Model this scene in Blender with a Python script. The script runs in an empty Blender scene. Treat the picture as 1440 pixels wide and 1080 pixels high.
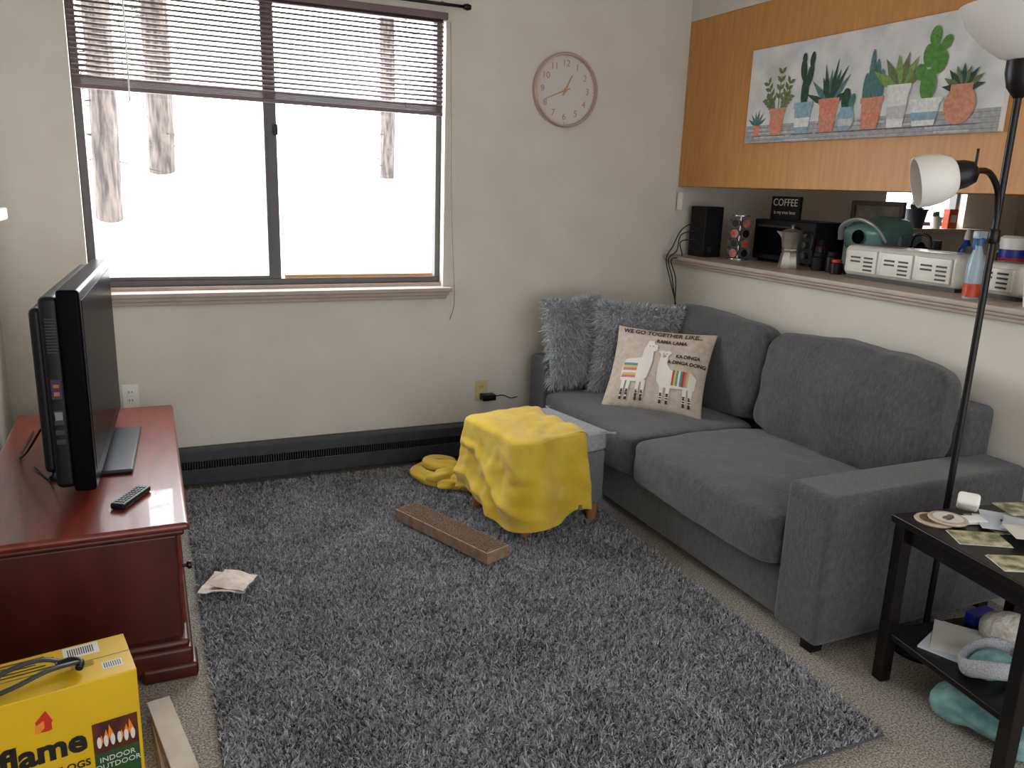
import bpy, bmesh, math, random
import numpy as np
from mathutils import Vector, Matrix, noise
random.seed(7); rng=np.random.default_rng(7)
SC=bpy.context.scene
COL=SC.collection
V=Vector
# ---------------------------------------------------------------- helpers
def S(r,g,b):
    def f(c):
        c/=255.
        return c/12.92 if c<=.04045 else ((c+.055)/1.055)**2.4
    return (f(r),f(g),f(b),1)
def mat(name,c1,c2=None,scale=30,rough=.7,bump=0,bscale=None,metal=0,stretch=(1,1,1),sheen=0,island=False,trans=0,emit=0,lo=.35,hi=.65,bdist=.01,coat=0,alpha=1,detail=5,spec=None,ior=None):
    m=bpy.data.materials.new(name); m.use_nodes=True
    nt=m.node_tree; N=nt.nodes; L=nt.links; b=N['Principled BSDF']
    c2=c2 or c1
    tc=N.new('ShaderNodeTexCoord'); mp=N.new('ShaderNodeMapping'); mp.inputs['Scale'].default_value=stretch
    L.new(tc.outputs['Object'],mp.inputs['Vector'])
    nz=N.new('ShaderNodeTexNoise'); nz.inputs['Scale'].default_value=scale; nz.inputs['Detail'].default_value=detail
    L.new(mp.outputs[0],nz.inputs['Vector'])
    r=N.new('ShaderNodeValToRGB'); r.color_ramp.elements[0].position=lo; r.color_ramp.elements[1].position=hi
    r.color_ramp.elements[0].color=c1; r.color_ramp.elements[1].color=c2
    if island:
        g=N.new('ShaderNodeNewGeometry'); mx=N.new('ShaderNodeMath'); mx.operation='MULTIPLY_ADD'
        mx.inputs[1].default_value=.55; L.new(g.outputs['Random Per Island'],mx.inputs[0])
        m2=N.new('ShaderNodeMath'); m2.operation='MULTIPLY'; m2.inputs[1].default_value=.45
        L.new(nz.outputs['Fac'],m2.inputs[0]); L.new(m2.outputs[0],mx.inputs[2]); L.new(mx.outputs[0],r.inputs[0])
    else: L.new(nz.outputs['Fac'],r.inputs[0])
    L.new(r.outputs[0],b.inputs['Base Color'])
    b.inputs['Roughness'].default_value=rough; b.inputs['Metallic'].default_value=metal
    if spec is not None: b.inputs['Specular IOR Level'].default_value=spec
    if ior: b.inputs['IOR'].default_value=ior
    if sheen: b.inputs['Sheen Weight'].default_value=sheen; b.inputs['Sheen Roughness'].default_value=.4
    if coat: b.inputs['Coat Weight'].default_value=coat
    if bump:
        n2=N.new('ShaderNodeTexNoise'); n2.inputs['Scale'].default_value=bscale or scale; n2.inputs['Detail'].default_value=4
        L.new(mp.outputs[0],n2.inputs['Vector'])
        bp=N.new('ShaderNodeBump'); bp.inputs['Strength'].default_value=bump; bp.inputs['Distance'].default_value=bdist
        L.new(n2.outputs['Fac'],bp.inputs['Height']); L.new(bp.outputs[0],b.inputs['Normal'])
    return m
def grp(name,loc=(0,0,0)):
    e=bpy.data.objects.new(name,None); e.location=loc; e.empty_display_size=.1; COL.objects.link(e); return e
def mk(name,verts,faces,mats,parent=None,smooth=False,M=None,bevel=0,seg=3,idx=None,solid=0):
    me=bpy.data.meshes.new(name)
    if M is not None: verts=[M@V(v) for v in verts]
    me.from_pydata([tuple(v) for v in verts],[],faces)
    if not isinstance(mats,(list,tuple)): mats=[mats]
    for m in mats: me.materials.append(m)
    if idx is not None:
        for p,i in zip(me.polygons,idx): p.material_index=i
    if smooth: me.polygons.foreach_set('use_smooth',[True]*len(me.polygons))
    me.update()
    o=bpy.data.objects.new(name,me); COL.objects.link(o)
    if parent:
        o.parent=parent; o.matrix_parent_inverse=Matrix.Translation(-V(parent.location))
    if solid:
        s=o.modifiers.new('s','SOLIDIFY'); s.thickness=solid
    if bevel:
        b=o.modifiers.new('b','BEVEL'); b.width=bevel; b.segments=seg; b.limit_method='ANGLE'; b.angle_limit=.6
        me.polygons.foreach_set('use_smooth',[True]*len(me.polygons))
        w=o.modifiers.new('w','WEIGHTED_NORMAL'); w.keep_sharp=False
    return o
BF=[(0,3,2,1),(4,5,6,7),(0,1,5,4),(1,2,6,5),(2,3,7,6),(3,0,4,7)]
def bv(a,b):
    x0,y0,z0=a;x1,y1,z1=b
    return [(x0,y0,z0),(x1,y0,z0),(x1,y1,z0),(x0,y1,z0),(x0,y0,z1),(x1,y0,z1),(x1,y1,z1),(x0,y1,z1)]
def box(name,a,b,m,parent=None,M=None,bevel=0,seg=3):
    return mk(name,bv(a,b),BF,m,parent,M=M,bevel=bevel,seg=seg)
def boxes(name,lst,m,parent=None,M=None,bevel=0,seg=2):
    vs=[];fs=[]
    for a,b in lst:
        k=len(vs); vs+=bv(a,b); fs+=[tuple(i+k for i in f) for f in BF]
    return mk(name,vs,fs,m,parent,M=M,bevel=bevel,seg=seg)
def frame(o,r,u):
    r=V(r).normalized();u=V(u);n=r.cross(u).normalized();u=n.cross(r)
    return Matrix(((r.x,u.x,n.x,o[0]),(r.y,u.y,n.y,o[1]),(r.z,u.z,n.z,o[2]),(0,0,0,1)))
def rz(o,deg): return Matrix.Translation(V(o))@Matrix.Rotation(math.radians(deg),4,'Z')
def lathe(name,prof,m,parent=None,M=None,seg=40,cap=True):
    vs=[];fs=[]
    for r,z in prof:
        for i in range(seg):
            a=2*math.pi*i/seg; vs.append((r*math.cos(a),r*math.sin(a),z))
    for j in range(len(prof)-1):
        for i in range(seg):
            k=(i+1)%seg; fs.append((j*seg+i,j*seg+k,(j+1)*seg+k,(j+1)*seg+i))
    if cap:
        if prof[0][0]>1e-4: fs.append(tuple(range(seg))[::-1])
        if prof[-1][0]>1e-4: fs.append(tuple((len(prof)-1)*seg+i for i in range(seg)))
    o=mk(name,vs,fs,m,parent,smooth=True,M=M)
    e=o.modifiers.new('e','EDGE_SPLIT'); e.split_angle=math.radians(40)
    return o
def crom(pts,n=8):
    P=[V(p) for p in pts]; P=[P[0]*2-P[1]]+P+[P[-1]*2-P[-2]]; out=[]
    for i in range(1,len(P)-2):
        for j in range(n):
            t=j/n
            out.append(.5*((2*P[i])+(-P[i-1]+P[i+1])*t+(2*P[i-1]-5*P[i]+4*P[i+1]-P[i+2])*t*t+(-P[i-1]+3*P[i]-3*P[i+1]+P[i+2])*t**3))
    out.append(P[-2]); return out
def tube(name,pts,r,m,parent=None,M=None,seg=10,n=8,flat=1):
    C=crom(pts,n); vs=[];fs=[]; up=V((.13,.21,.97))
    for i,c in enumerate(C):
        t=(C[min(i+1,len(C)-1)]-C[max(i-1,0)]).normalized()
        a=t.cross(up); a=a.normalized() if a.length>1e-3 else t.orthogonal().normalized(); b=a.cross(t); up=b
        for k in range(seg):
            w=2*math.pi*k/seg; vs.append(c+a*r*math.cos(w)+b*r*flat*math.sin(w))
    for i in range(len(C)-1):
        for k in range(seg):
            q=(k+1)%seg; fs.append((i*seg+k,i*seg+q,(i+1)*seg+q,(i+1)*seg+k))
    fs.append(tuple(range(seg))); fs.append(tuple((len(C)-1)*seg+k for k in range(seg)))
    return mk(name,vs,fs,m,parent,smooth=True,M=M)
def text(name,s,size,m,parent,M=None,fn=None,ext=.0004,align='CENTER',bold=0):
    c=bpy.data.curves.new(name,'FONT'); c.body=s; c.size=size; c.extrude=0 if fn else ext; c.align_x=align; c.align_y='CENTER'; c.resolution_u=3; c.offset=bold
    o=bpy.data.objects.new('tmp',c); COL.objects.link(o); bpy.context.view_layer.update()
    dg=bpy.context.evaluated_depsgraph_get(); me=bpy.data.meshes.new_from_object(o.evaluated_get(dg)); bpy.data.objects.remove(o)
    vs=[v.co.copy() for v in me.vertices]; fs=[tuple(p.vertices) for p in me.polygons]
    if fn: vs=[fn(v.x,v.y) for v in vs]
    return mk(name,vs,fs,m,parent,M=M)
class Art:
    def __init__(s): s.v=[];s.f=[];s.i=[];s.m=[];s.k=0
    def poly(s,pts,m,sub=0,fn=None,lift=None):
        if m not in s.m: s.m.append(m)
        s.k+=1; z=lift if lift is not None else s.k*.00003
        if sub:
            bm=bmesh.new(); bm.faces.new([bm.verts.new((p[0],p[1],0)) for p in pts]); bmesh.ops.triangulate(bm,faces=bm.faces[:])
            for _ in range(6):
                es=[e for e in bm.edges if e.calc_length()>sub]
                if not es: break
                bmesh.ops.subdivide_edges(bm,edges=es,cuts=1); bmesh.ops.triangulate(bm,faces=[f for f in bm.faces if len(f.verts)>3])
            bm.verts.index_update(); n=len(s.v)
            s.v+=[(v.co.x,v.co.y,z) for v in bm.verts]
            for f in bm.faces: s.f.append(tuple(v.index+n for v in f.verts)); s.i.append(s.m.index(m))
            bm.free()
        else:
            n=len(s.v); s.v+=[(p[0],p[1],z) for p in pts]; s.f.append(tuple(range(n,n+len(pts)))); s.i.append(s.m.index(m))
    def ell(s,cx,cy,rx,ry,m,rot=0,n=18,**k):
        a=math.radians(rot); c,d=math.cos(a),math.sin(a)
        s.poly([(cx+rx*math.cos(t)*c-ry*math.sin(t)*d,cy+rx*math.cos(t)*d+ry*math.sin(t)*c) for t in [2*math.pi*i/n for i in range(n)]],m,**k)
    def leaf(s,x,y,l,w,ang,m):
        a=math.radians(ang); dx,dy=math.cos(a),math.sin(a)
        s.poly([(x-dy*w*.4,y+dx*w*.4),(x+dx*l*.5-dy*w,y+dy*l*.5+dx*w),(x+dx*l,y+dy*l),(x+dx*l*.5+dy*w,y+dy*l*.5-dx*w),(x+dy*w*.4,y-dx*w*.4)],m)
    def rect(s,x0,y0,x1,y1,m,**k): s.poly([(x0,y0),(x1,y0),(x1,y1),(x0,y1)],m,**k)
    def build(s,name,parent,M=None,fn=None):
        vs=[fn(*v) for v in s.v] if fn else s.v
        return mk(name,vs,s.f,s.m,parent,M=M,idx=s.i)
def blades(name,P,D,Ln,W,m,parent=None,droop=.3):
    n=len(P); D=D/np.linalg.norm(D,axis=1,keepdims=True)
    r=rng.normal(size=(n,3)); A=np.cross(D,r); A/=np.linalg.norm(A,axis=1,keepdims=True)
    side=rng.normal(size=(n,3))*.35; Ln=Ln[:,None]; w=(W*rng.uniform(.7,1.3,n))[:,None]
    mid=P+D*Ln*.5; D2=D+side; D2[:,2]-=droop; tip=mid+D2*Ln*.5
    vs=np.empty((n,5,3)); vs[:,0]=P-A*w*.5; vs[:,1]=P+A*w*.5; vs[:,2]=mid+A*w*.55; vs[:,3]=mid-A*w*.55; vs[:,4]=tip
    me=bpy.data.meshes.new(name); me.vertices.add(n*5); me.vertices.foreach_set('co',vs.reshape(-1).astype('f'))
    base=np.arange(n)[:,None]*5; li=np.concatenate([base+0,base+1,base+2,base+3,base+3,base+2,base+4],1).reshape(-1)
    me.loops.add(n*7); me.loops.foreach_set('vertex_index',li.astype('i'))
    me.polygons.add(n*2); st=(np.arange(n)[:,None]*7+np.array([[0,4]])).reshape(-1); me.polygons.foreach_set('loop_start',st.astype('i'))
    me.polygons.foreach_set('use_smooth',np.ones(n*2,bool)); me.materials.append(m); me.update(calc_edges=True); me.validate()
    o=bpy.data.objects.new(name,me); COL.objects.link(o)
    if parent: o.parent=parent; o.matrix_parent_inverse=Matrix.Translation(-V(parent.location))
    return o
def cushion(name,c,size,m,parent,n=6,puff=(0,0,.03),rot=(0,0,0),seed=0,wr=.006,cuts=22,M=None,sag=0):
    bm=bmesh.new(); bmesh.ops.create_cube(bm,size=2); bmesh.ops.subdivide_edges(bm,edges=bm.edges[:],cuts=cuts,use_grid_fill=True)
    from mathutils import Euler
    R=Matrix.Translation(V(c))@Euler([math.radians(a) for a in rot]).to_matrix().to_4x4()
    if M: R=M
    h=V(size)*.5
    for v in bm.verts:
        x,y,z=v.co; d=(abs(x)**n+abs(y)**n+abs(z)**n)**(1/n); x,y,z=x/d,y/d,z/d
        q=V((x*h.x+math.copysign(1,x)*puff[0]*max(0,(1-y*y)*(1-z*z))*min(1,abs(x)*2),
             y*h.y+math.copysign(1,y)*puff[1]*max(0,(1-x*x)*(1-z*z))*min(1,abs(y)*2),
             z*h.z+math.copysign(1,z)*puff[2]*max(0,(1-x*x)*(1-y*y))*min(1,abs(z)*2)))
        nn=noise.noise(q*5+V((seed*7.3,0,0)))*wr*1.6+noise.noise(q*14+V((seed*3.1,5,0)))*wr*.6
        v.co=R@(q+V((x,y,z)).normalized()*nn)
    me=bpy.data.meshes.new(name); bm.to_mesh(me); bm.free(); me.materials.append(m)
    me.polygons.foreach_set('use_smooth',[True]*len(me.polygons))
    o=bpy.data.objects.new(name,me); COL.objects.link(o); o.parent=parent; o.matrix_parent_inverse=Matrix.Translation(-V(parent.location))
    return o
# ---------------------------------------------------------------- camera
th,rho,psi,f=math.radians(13.8),math.radians(2.0),math.radians(24.6),1130.
zz=V((0,0,1));h=V((math.sin(psi),math.cos(psi),0))
F=h*math.cos(th)-zz*math.sin(th);R0=V((math.cos(psi),-math.sin(psi),0));U0=h*math.sin(th)+zz*math.cos(th)
U=U0*math.cos(rho)-R0*math.sin(rho);R=R0*math.cos(rho)+U0*math.sin(rho)
cd=bpy.data.cameras.new('camera'); cam=bpy.data.objects.new('camera',cd); COL.objects.link(cam)
cam.matrix_world=Matrix(((R.x,U.x,-F.x,0),(R.y,U.y,-F.y,0),(R.z,U.z,-F.z,1.5),(0,0,0,1)))
cd.sensor_width=36; cd.lens=f/1440*36; cd.clip_start=.05; SC.camera=cam
# ---------------------------------------------------------------- materials
m_wall=mat('wall_paint',S(210,204,194),S(215,210,200),scale=4,rough=.85,bump=.25,bscale=45,bdist=.004)
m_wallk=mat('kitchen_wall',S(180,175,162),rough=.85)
m_ceil=mat('ceiling_paint',S(236,234,230),rough=.9,bump=.2,bscale=60)
m_trim=mat('taupe_trim',S(172,156,144),S(180,164,152),scale=12,rough=.5)
m_carpet=mat('beige_carpet',S(104,96,88),S(196,188,176),scale=170,rough=.95,bump=1,bscale=150,bdist=.012)
m_oak=mat('oak_panel',S(188,128,64),S(203,146,82),scale=12,rough=.45,stretch=(1,4,.4),bump=.08,bscale=40,lo=.3,hi=.7,detail=8)
m_bronze=mat('bronze_frame',S(84,80,80),rough=.45,metal=.3)
m_black=mat('black_plastic',S(13,13,15),rough=.4,spec=.3)
m_mblack=mat('matte_black',S(18,18,19),S(24,24,25),rough=.6,spec=.3)
m_blmetal=mat('black_metal',S(15,14,14),rough=.35,metal=.3)
m_white=mat('white_plastic',S(235,233,228),rough=.4)
m_sofa=mat('gray_chenille',S(64,65,67),S(87,88,89),scale=55,rough=.95,bump=.8,bscale=230,bdist=.005,sheen=.3,stretch=(1,1.8,.7),lo=.3,hi=.7,detail=8)
m_cherry=mat('cherry_wood',S(96,32,22),S(122,46,32),scale=5,rough=.3,stretch=(6,1,6),coat=.25,detail=8)
m_cherryd=mat('cherry_wood_dark',S(60,18,15),S(78,28,20),scale=5,rough=.35,stretch=(2,2,1))
m_espresso=mat('espresso_wood',S(16,13,13),S(22,18,17),scale=8,rough=.35,spec=.35)
m_steel=mat('steel',S(190,190,190),rough=.25,metal=.9)
m_cord=mat('cord_green',S(20,38,28),rough=.5)
# ---------------------------------------------------------------- room shell
Y=4.08
def wallwith(name,x0,x1,z0,z1,ox,oz,m,y0=Y,y1=Y+.17):
    L=[]; 
    L.append(((x0,y0,z0),(ox[0][0],y1,z1)))
    for i,(a,b) in enumerate(ox):
        L.append(((a,y0,z0),(b,y1,oz[i][0]))); L.append(((a,y0,oz[i][1]),(b,y1,z1)))
        nx=ox[i+1][0] if i+1<len(ox) else x1
        L.append(((b,y0,z0),(nx,y1,z1)))
    return boxes(name,L,m)
wallwith('wall_back',-.75,6.2,0,2.75,[(-.245,1.44),(4.62,5.42)],[(.965,2.32),(1.315,2.0)],m_wall)
box('wall_left',(-.75,-1.6,0),(-.6,Y,2.75),m_wall)
box('wall_right',(2.905,.2,0),(3.03,Y,1.075),m_wall)
box('wall_soffit',(2.905,.2,2.438),(3.28,Y,2.75),m_wall)
box('wall_east',(6.0,-1.6,0),(6.2,Y,2.75),m_wallk)
box('wall_front_light_block',(2.905,.08,0),(6.0,.195,2.75),m_wallk)  # unseen wall, added to block light from behind and dim the kitchen
box('floor',(-.75,-1.6,-.06),(6.2,Y+.17,0),m_carpet)
box('ceiling',(-.75,-1.6,2.75),(6.2,Y+.17,2.85),m_ceil)
g=grp('kitchen_cabinet_panel',(3.08,2.1,1.98))
boxes('panel',[((2.905,.2,1.534),(3.27,Y-.002,2.437))],m_oak,g,bevel=.003)
g=grp('trim_counter_ledge',(3.2,2.1,1.1))
boxes('ledge',[((2.835,.2,1.112),(3.62,Y,1.135)),((2.85,.2,1.096),(3.0,Y,1.112)),((2.87,.2,1.078),(3.0,Y,1.096))],m_trim,g,bevel=.005)
g=grp('kitchen_base_cabinet',(3.35,2.1,.5)); box('carcass',(3.04,.2,.0),(3.6,Y-.01,1.11),m_oak,g,bevel=.004)
g=grp('kitchen_wall_cabinet',(5.8,3,1.8)); boxes('doors',[((5.66,.9+i*.5,1.45),(5.995,1.38+i*.5,2.3)) for i in range(5)],m_oak,g,bevel=.006)
g=grp('kitchen_sink_counter',(4.6,3.75,.9)); box('worktop',(3.63,3.48,.88),(5.99,Y-.01,.92),m_trim,g,bevel=.004); boxes('doors',[((3.65+i*.47,3.5,.0),(4.10+i*.47,Y-.01,.88)) for i in range(5)],m_oak,g,bevel=.006)
def window(name,x0,x1,z0,z1,ym,mull,parts=True):
    g=grp(name,((x0+x1)/2,ym,(z0+z1)/2)); t=.03
    boxes('frame',[((x0,ym-.03,z0),(x1,ym+.03,z0+t)),((x0,ym-.03,z1-t),(x1,ym+.03,z1)),((x0,ym-.03,z0+t),(x0+t*1.15,ym+.03,z1-t)),((x1-t*.9,ym-.03,z0+t),(x1,ym+.03,z1-t)),
      ((mull-.024,ym-.035,z0+t),(mull+.024,ym+.02,z1-t))],m_bronze,g,bevel=.003)
    gl=bpy.data.materials.get('window_glass')
    if not gl:
        gl=bpy.data.materials.new('window_glass'); gl.use_nodes=True; n=gl.node_tree; n.nodes.clear()
        o=n.nodes.new('ShaderNodeOutputMaterial'); mx=n.nodes.new('ShaderNodeMixShader'); a=n.nodes.new('ShaderNodeBsdfTransparent'); b=n.nodes.new('ShaderNodeBsdfGlossy'); b.inputs['Roughness'].default_value=.02
        mx.inputs[0].default_value=.04; n.links.new(a.outputs[0],mx.inputs[1]); n.links.new(b.outputs[0],mx.inputs[2]); n.links.new(mx.outputs[0],o.inputs[0])
    mk('glass',[(x0+.01,ym+.005,z0+.01),(x1-.01,ym+.005,z0+.01),(x1-.01,ym+.005,z1-.01),(x0+.01,ym+.005,z1-.01)],[(0,1,2,3)],gl,g)
    return g
g=window('window_1',-.245,1.44,.985,2.32,4.17,.585)
m_dowel=mat('pine_dowel',S(190,140,95),rough=.6)
box('security_dowel',(.625,4.135,1.016),(1.40,4.15,1.034),m_dowel,g,bevel=.004)
box('latch',(.592,4.115,1.70),(.612,4.137,1.75),m_black,g,bevel=.003)
boxes('sash_rail',[((-.21,4.135,1.016),(.56,4.165,1.03)),((.55,4.132,1.016),(.562,4.165,2.29))],m_bronze,g)
g=grp('trim_window_sill',(.6,4.05,.95))
boxes('sill',[((-.30,4.02,.945),(1.475,4.14,.967)),((-.29,4.04,.925),(1.465,4.08,.945)),((-.28,4.055,.905),(1.455,4.08,.925))],m_trim,g,bevel=.004)
box('trim_window_bottom',(-.245,4.12,.965),(1.44,4.25,.985),m_trim)
g=window('window_2',4.62,5.42,1.325,2.0,4.17,5.02)
box('trim_kitchen_sill',(4.55,3.96,1.285),(5.5,4.14,1.315),m_trim,bevel=.004)
g=grp('curtain_rod',(.6,3.99,2.345))
tube('rod',[(-.35,3.99,2.345),(.6,3.99,2.345),(1.50,3.99,2.345)],.008,m_blmetal,g)
lathe('finial',[(.0,-.02),(.012,-.018),(.016,0),(.012,.018),(0,.022)],m_blmetal,g,M=frame((1.515,3.99,2.345),(0,1,0),(0,0,1)))
tube('bracket',[(1.40,4.08,2.36),(1.40,4.03,2.36),(1.40,3.99,2.345)],.006,m_blmetal,g)
m_slat=mat('mauve_slat',S(114,94,94),S(124,104,104),scale=3,rough=.45)
nt=m_slat.node_tree; b=nt.nodes['Principled BSDF']; tr=nt.nodes.new('ShaderNodeBsdfTranslucent'); tr.inputs[0].default_value=S(140,108,102); mx=nt.nodes.new('ShaderNodeMixShader'); mx.inputs[0].default_value=.12
nt.links.new(b.outputs[0],mx.inputs[1]); nt.links.new(tr.outputs[0],mx.inputs[2]); nt.links.new(mx.outputs[0],nt.nodes['Material Output'].inputs[0])
g=grp('window_blind',(.6,4.06,2.1)); vs=[];fs=[]
nsl=19
for i in range(nsl):
    zc=1.895+i*.0213; k=len(vs); sl=-.012*(1-i/nsl)
    for xi,x in enumerate((-.236,1.418)):
        for j in range(5):
            u=(j/4-.5); a=math.radians(29)
            yy=u*.027; z=.0035*(1-4*u*u)
            vs.append((x,4.066+yy*math.cos(a)-z*math.sin(a),zc+yy*math.sin(a)+z*math.cos(a)+(sl if xi else 0)))
    for j in range(4): fs.append((k+j,k+j+1,k+5+j+1,k+5+j))
mk('slats',vs,fs,m_slat,g,smooth=True,solid=.0012)
vs=[];fs=[]
for i in range(5):
    k=len(vs); vs+=bv((-.236,4.054,1.866+i*.0052),(1.418,4.08,1.869+i*.0052)); 
    for q in (1,2,5,6): v=vs[k+q]; vs[k+q]=(v[0],v[1],v[2]-.012)
    fs+=[tuple(a+k for a in ff) for ff in BF]
mk('stacked_slats',vs,fs,m_slat,g)
v=bv((-.236,4.052,1.846),(1.418,4.08,1.864))
for q in (1,2,5,6): v[q]=(v[q][0],v[q][1],v[q][2]-.012)
mk('bottom_rail',v,BF,m_slat,g,bevel=.003)
box('head_rail',(-.24,4.035,2.285),(1.435,4.09,2.318),m_slat,g,bevel=.003)
for x in (-.04,.59,1.22): boxes('ladder_cord',[((x,4.05,1.86),(x+.003,4.0525,2.29))],m_slat,g)
tube('tilt_wand',[(-.02,4.03,2.28),(-.018,4.028,2.1),(-.02,4.03,1.80)],.0035,m_white,g)
tube('pull_cord',[(1.452,4.05,2.28),(1.46,4.02,1.4),(1.478,4.005,.95),(1.482,4.03,.85),(1.47,4.05,.79)],.0018,m_slat,g)
# outdoors
m_snow=mat('snow',S(245,247,250),rough=.9)
vs=[];fs=[];nx,ny=40,24
for j in range(ny):
    for i in range(nx):
        x=-9+i*.6; y=4.6+j*.8; z=-.3+max(0,(y-4.6))*.34 if y<10 else 1.5+(y-10)*.02
        vs.append((x,y,z+.15*noise.noise(V((x*.5,y*.5,0)))))
for j in range(ny-1):
    for i in range(nx-1): k=j*nx+i; fs.append((k,k+1,k+nx+1,k+nx))
mk('snowy_ground',vs,fs,m_snow,smooth=True)
m_bark=mat('pine_bark',S(66,60,58),S(128,116,110),scale=9,rough=.95,stretch=(3,3,.5),bump=.4)
m_need=mat('pine_needles',S(60,68,52),S(96,100,80),scale=9,rough=.95)
for (x,y,r) in [(-.30,8.8,.12),(.22,10.2,.14),(-1.2,13,.14),(3.6,13,.12),(7.5,9,.14),(6.1,10,.12)]:
    g=grp('pine_tree',(x,y,1.2)); tube('trunk',[(x,y,.9),(x+.03,y,3),(x-.03,y,6)],r,m_bark,g,seg=14)
    vs=[];fs=[]
    for i in range(46):
        a=random.uniform(0,6.28); z=random.uniform(1.75,4.5) if i>8 else random.uniform(1.6,2.3); L_=random.uniform(.3,.8); d=V((math.cos(a),math.sin(a),random.uniform(-.35,.1))); s_=d.cross(V((0,0,1))).normalized()
        for q_ in range(5):
            b_=V((x,y,z))+d*(r+L_*q_/5); k=len(vs); w_=.05; vs+=[b_,b_+s_*w_+d*.07,b_+d*.03,b_-s_*w_+d*.07]; fs.append((k,k+1,k+2)); fs.append((k,k+2,k+3))
        k=len(vs); b_=V((x,y,z)); vs+=[b_-V((0,0,.008)),b_+d*(r+L_),b_+V((0,0,.008))]; fs.append((k,k+1,k+2))
    mk('branches',vs,fs,m_need,g)
# baseboard heater
m_heat=mat('heater_metal',S(56,58,61),S(66,68,71),scale=20,rough=.45,metal=.2)
m_fin=mat('heater_fin',S(70,66,60),rough=.5,metal=.4)
g=grp('baseboard_heater',(1.1,4.03,.1))
boxes('housing',[((-.2,4.06,.03),(1.885,Y,.2)),((-.2,3.995,.185),(1.885,4.06,.2)),((-.2,3.988,.148),(1.885,3.996,.2)),((-.2,3.992,.03),(1.885,4.0,.105)),((-.2,3.99,.10),(1.885,4.004,.108))],m_heat,g,bevel=.002)
boxes('fins',[((-.19+i*.012,4.005,.06),(-.186+i*.012,4.055,.16)) for i in range(172)],m_fin,g)
boxes('end_caps',[((-.22,3.985,0),(-.19,Y,.203)),((1.86,3.985,0),(1.888,Y,.203))],m_heat,g,bevel=.003)
m_almond=mat('almond_plastic',S(206,190,140),rough=.4)
def outlet(x,z,m):
    g=grp('wall_outlet',(x,4.07,z)); Mx=frame((x,Y,z),(1,0,0),(0,0,1))
    box('plate',(-.036,-.058,0),(.036,.058,.006),m,g,M=Mx,bevel=.003)
    for zc in (-.02,.02):
        box('socket',(-.016,zc-.014,.004),(.016,zc+.014,.009),m,g,M=Mx,bevel=.004)
        boxes('slots',[((-.008,zc-.002,.008),(-.005,zc+.008,.0095)),((.005,zc-.002,.008),(.008,zc+.008,.0095))],m_black,g,M=Mx)
    return g
go=outlet(1.675,.374,m_almond); outlet(-.112,.475,m_white)
box('adapter_brick',(1.665,4.015,.325),(1.745,4.073,.36),m_black,go,bevel=.006)
tube('adapter_cable',[(1.742,4.04,.345),(1.79,4.03,.35),(1.84,4.03,.33),(1.88,4.03,.335)],.003,m_black,go)
g=grp('fireplace_mantel',(-.5,2.4,1.3))
m_mant=mat('mantel_paint',S(232,226,214),rough=.6)
boxes('shelf',[((-.6,1.6,1.33),(-.43,3.32,1.37)),((-.6,1.63,1.30),(-.455,3.29,1.33)),((-.6,1.66,1.26),(-.48,3.26,1.30))],m_mant,g,bevel=.006)
boxes('surround',[((-.6,1.7,1.05),(-.56,3.2,1.26)),((-.6,1.7,0),(-.56,1.95,1.05)),((-.6,2.95,0),(-.56,3.2,1.05))],m_mant,g,bevel=.004)
# ---------------------------------------------------------------- wall clock
g=grp('wall_clock',(2.116,4.05,2.012)); Mc=frame((2.116,Y,2.012),(1,0,0),(0,0,1))
m_face=mat('clock_face',S(208,203,198),rough=.5); m_rose=mat('rose_gold',S(192,140,116),rough=.5); m_chr=mat('rim_silver_rose',S(200,178,164),rough=.3,metal=.7)
lathe('rim',[(.176,.0),(.19,.0),(.191,.03),(.186,.036),(.178,.036),(.175,.01)],m_chr,g,M=Mc,seg=64,cap=False)
lathe('face',[(0,.012),(.177,.012)],m_face,g,M=Mc,seg=64,cap=False)
for i in range(1,13):
    a=math.radians(90-30*i); text('numeral_%d'%i,str(i),.048,m_rose,g,M=Mc@Matrix.Translation((.136*math.cos(a),.136*math.sin(a),.0135)))
tk=Art()
for i in range(60):
    a=math.radians(6*i); c,s_=math.cos(a),math.sin(a); w=.0008 if i%5 else .002
    tk.poly([(c*.165-s_*w,s_*.165+c*w),(c*.165+s_*w,s_*.165-c*w),(c*.172+s_*w,s_*.172-c*w),(c*.172-s_*w,s_*.172+c*w)],m_rose,lift=.0135)
def hand(ang,l,w,z):
    a=math.radians(ang); c,s_=math.cos(a),math.sin(a)
    tk.poly([(-c*.03-s_*w,-s_*.03+c*w),(-c*.03+s_*w,-s_*.03-c*w),(c*l+s_*w*.5,s_*l-c*w*.5),(c*l-s_*w*.5,s_*l+c*w*.5)],m_rose,lift=z)
hand(203,.125,.0035,.018); hand(64,.09,.005,.017); tk.ell(0,0,.01,.01,m_rose,lift=.019)
tk.build('ticks_and_hands',g,M=Mc)
# ---------------------------------------------------------------- cactus canvas
y1,y0,z0,z1=3.482,2.085,1.757,2.208; W=y1-y0; H=z1-z0
g=grp('cactus_canvas_painting',(2.89,(y0+y1)/2,(z0+z1)/2))
m_canv=mat('canvas_white',S(196,197,196),S(222,222,221),scale=7,rough=.8,bump=.1,bscale=300)
box('canvas',(2.873,y0,z0),(2.904,y1,z1),m_canv,g,bevel=.002)
Mp=frame((2.8725,y1,z0),(0,-1,0),(0,0,1)); A=Art()
def am(n,*c): return mat(n,S(*c),S(*[min(255,x+22) for x in c]),scale=60,rough=.8)
p_gray=am('paint_gray',150,150,150);p_lgray=am('paint_light_gray',178,178,177);p_dk=am('paint_dark',96,96,98);p_or=am('paint_terracotta',188,126,98);p_sal=am('paint_salmon',198,116,98);p_bl=am('paint_blue',126,154,170);p_wh=am('paint_white',206,207,203)
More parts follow.
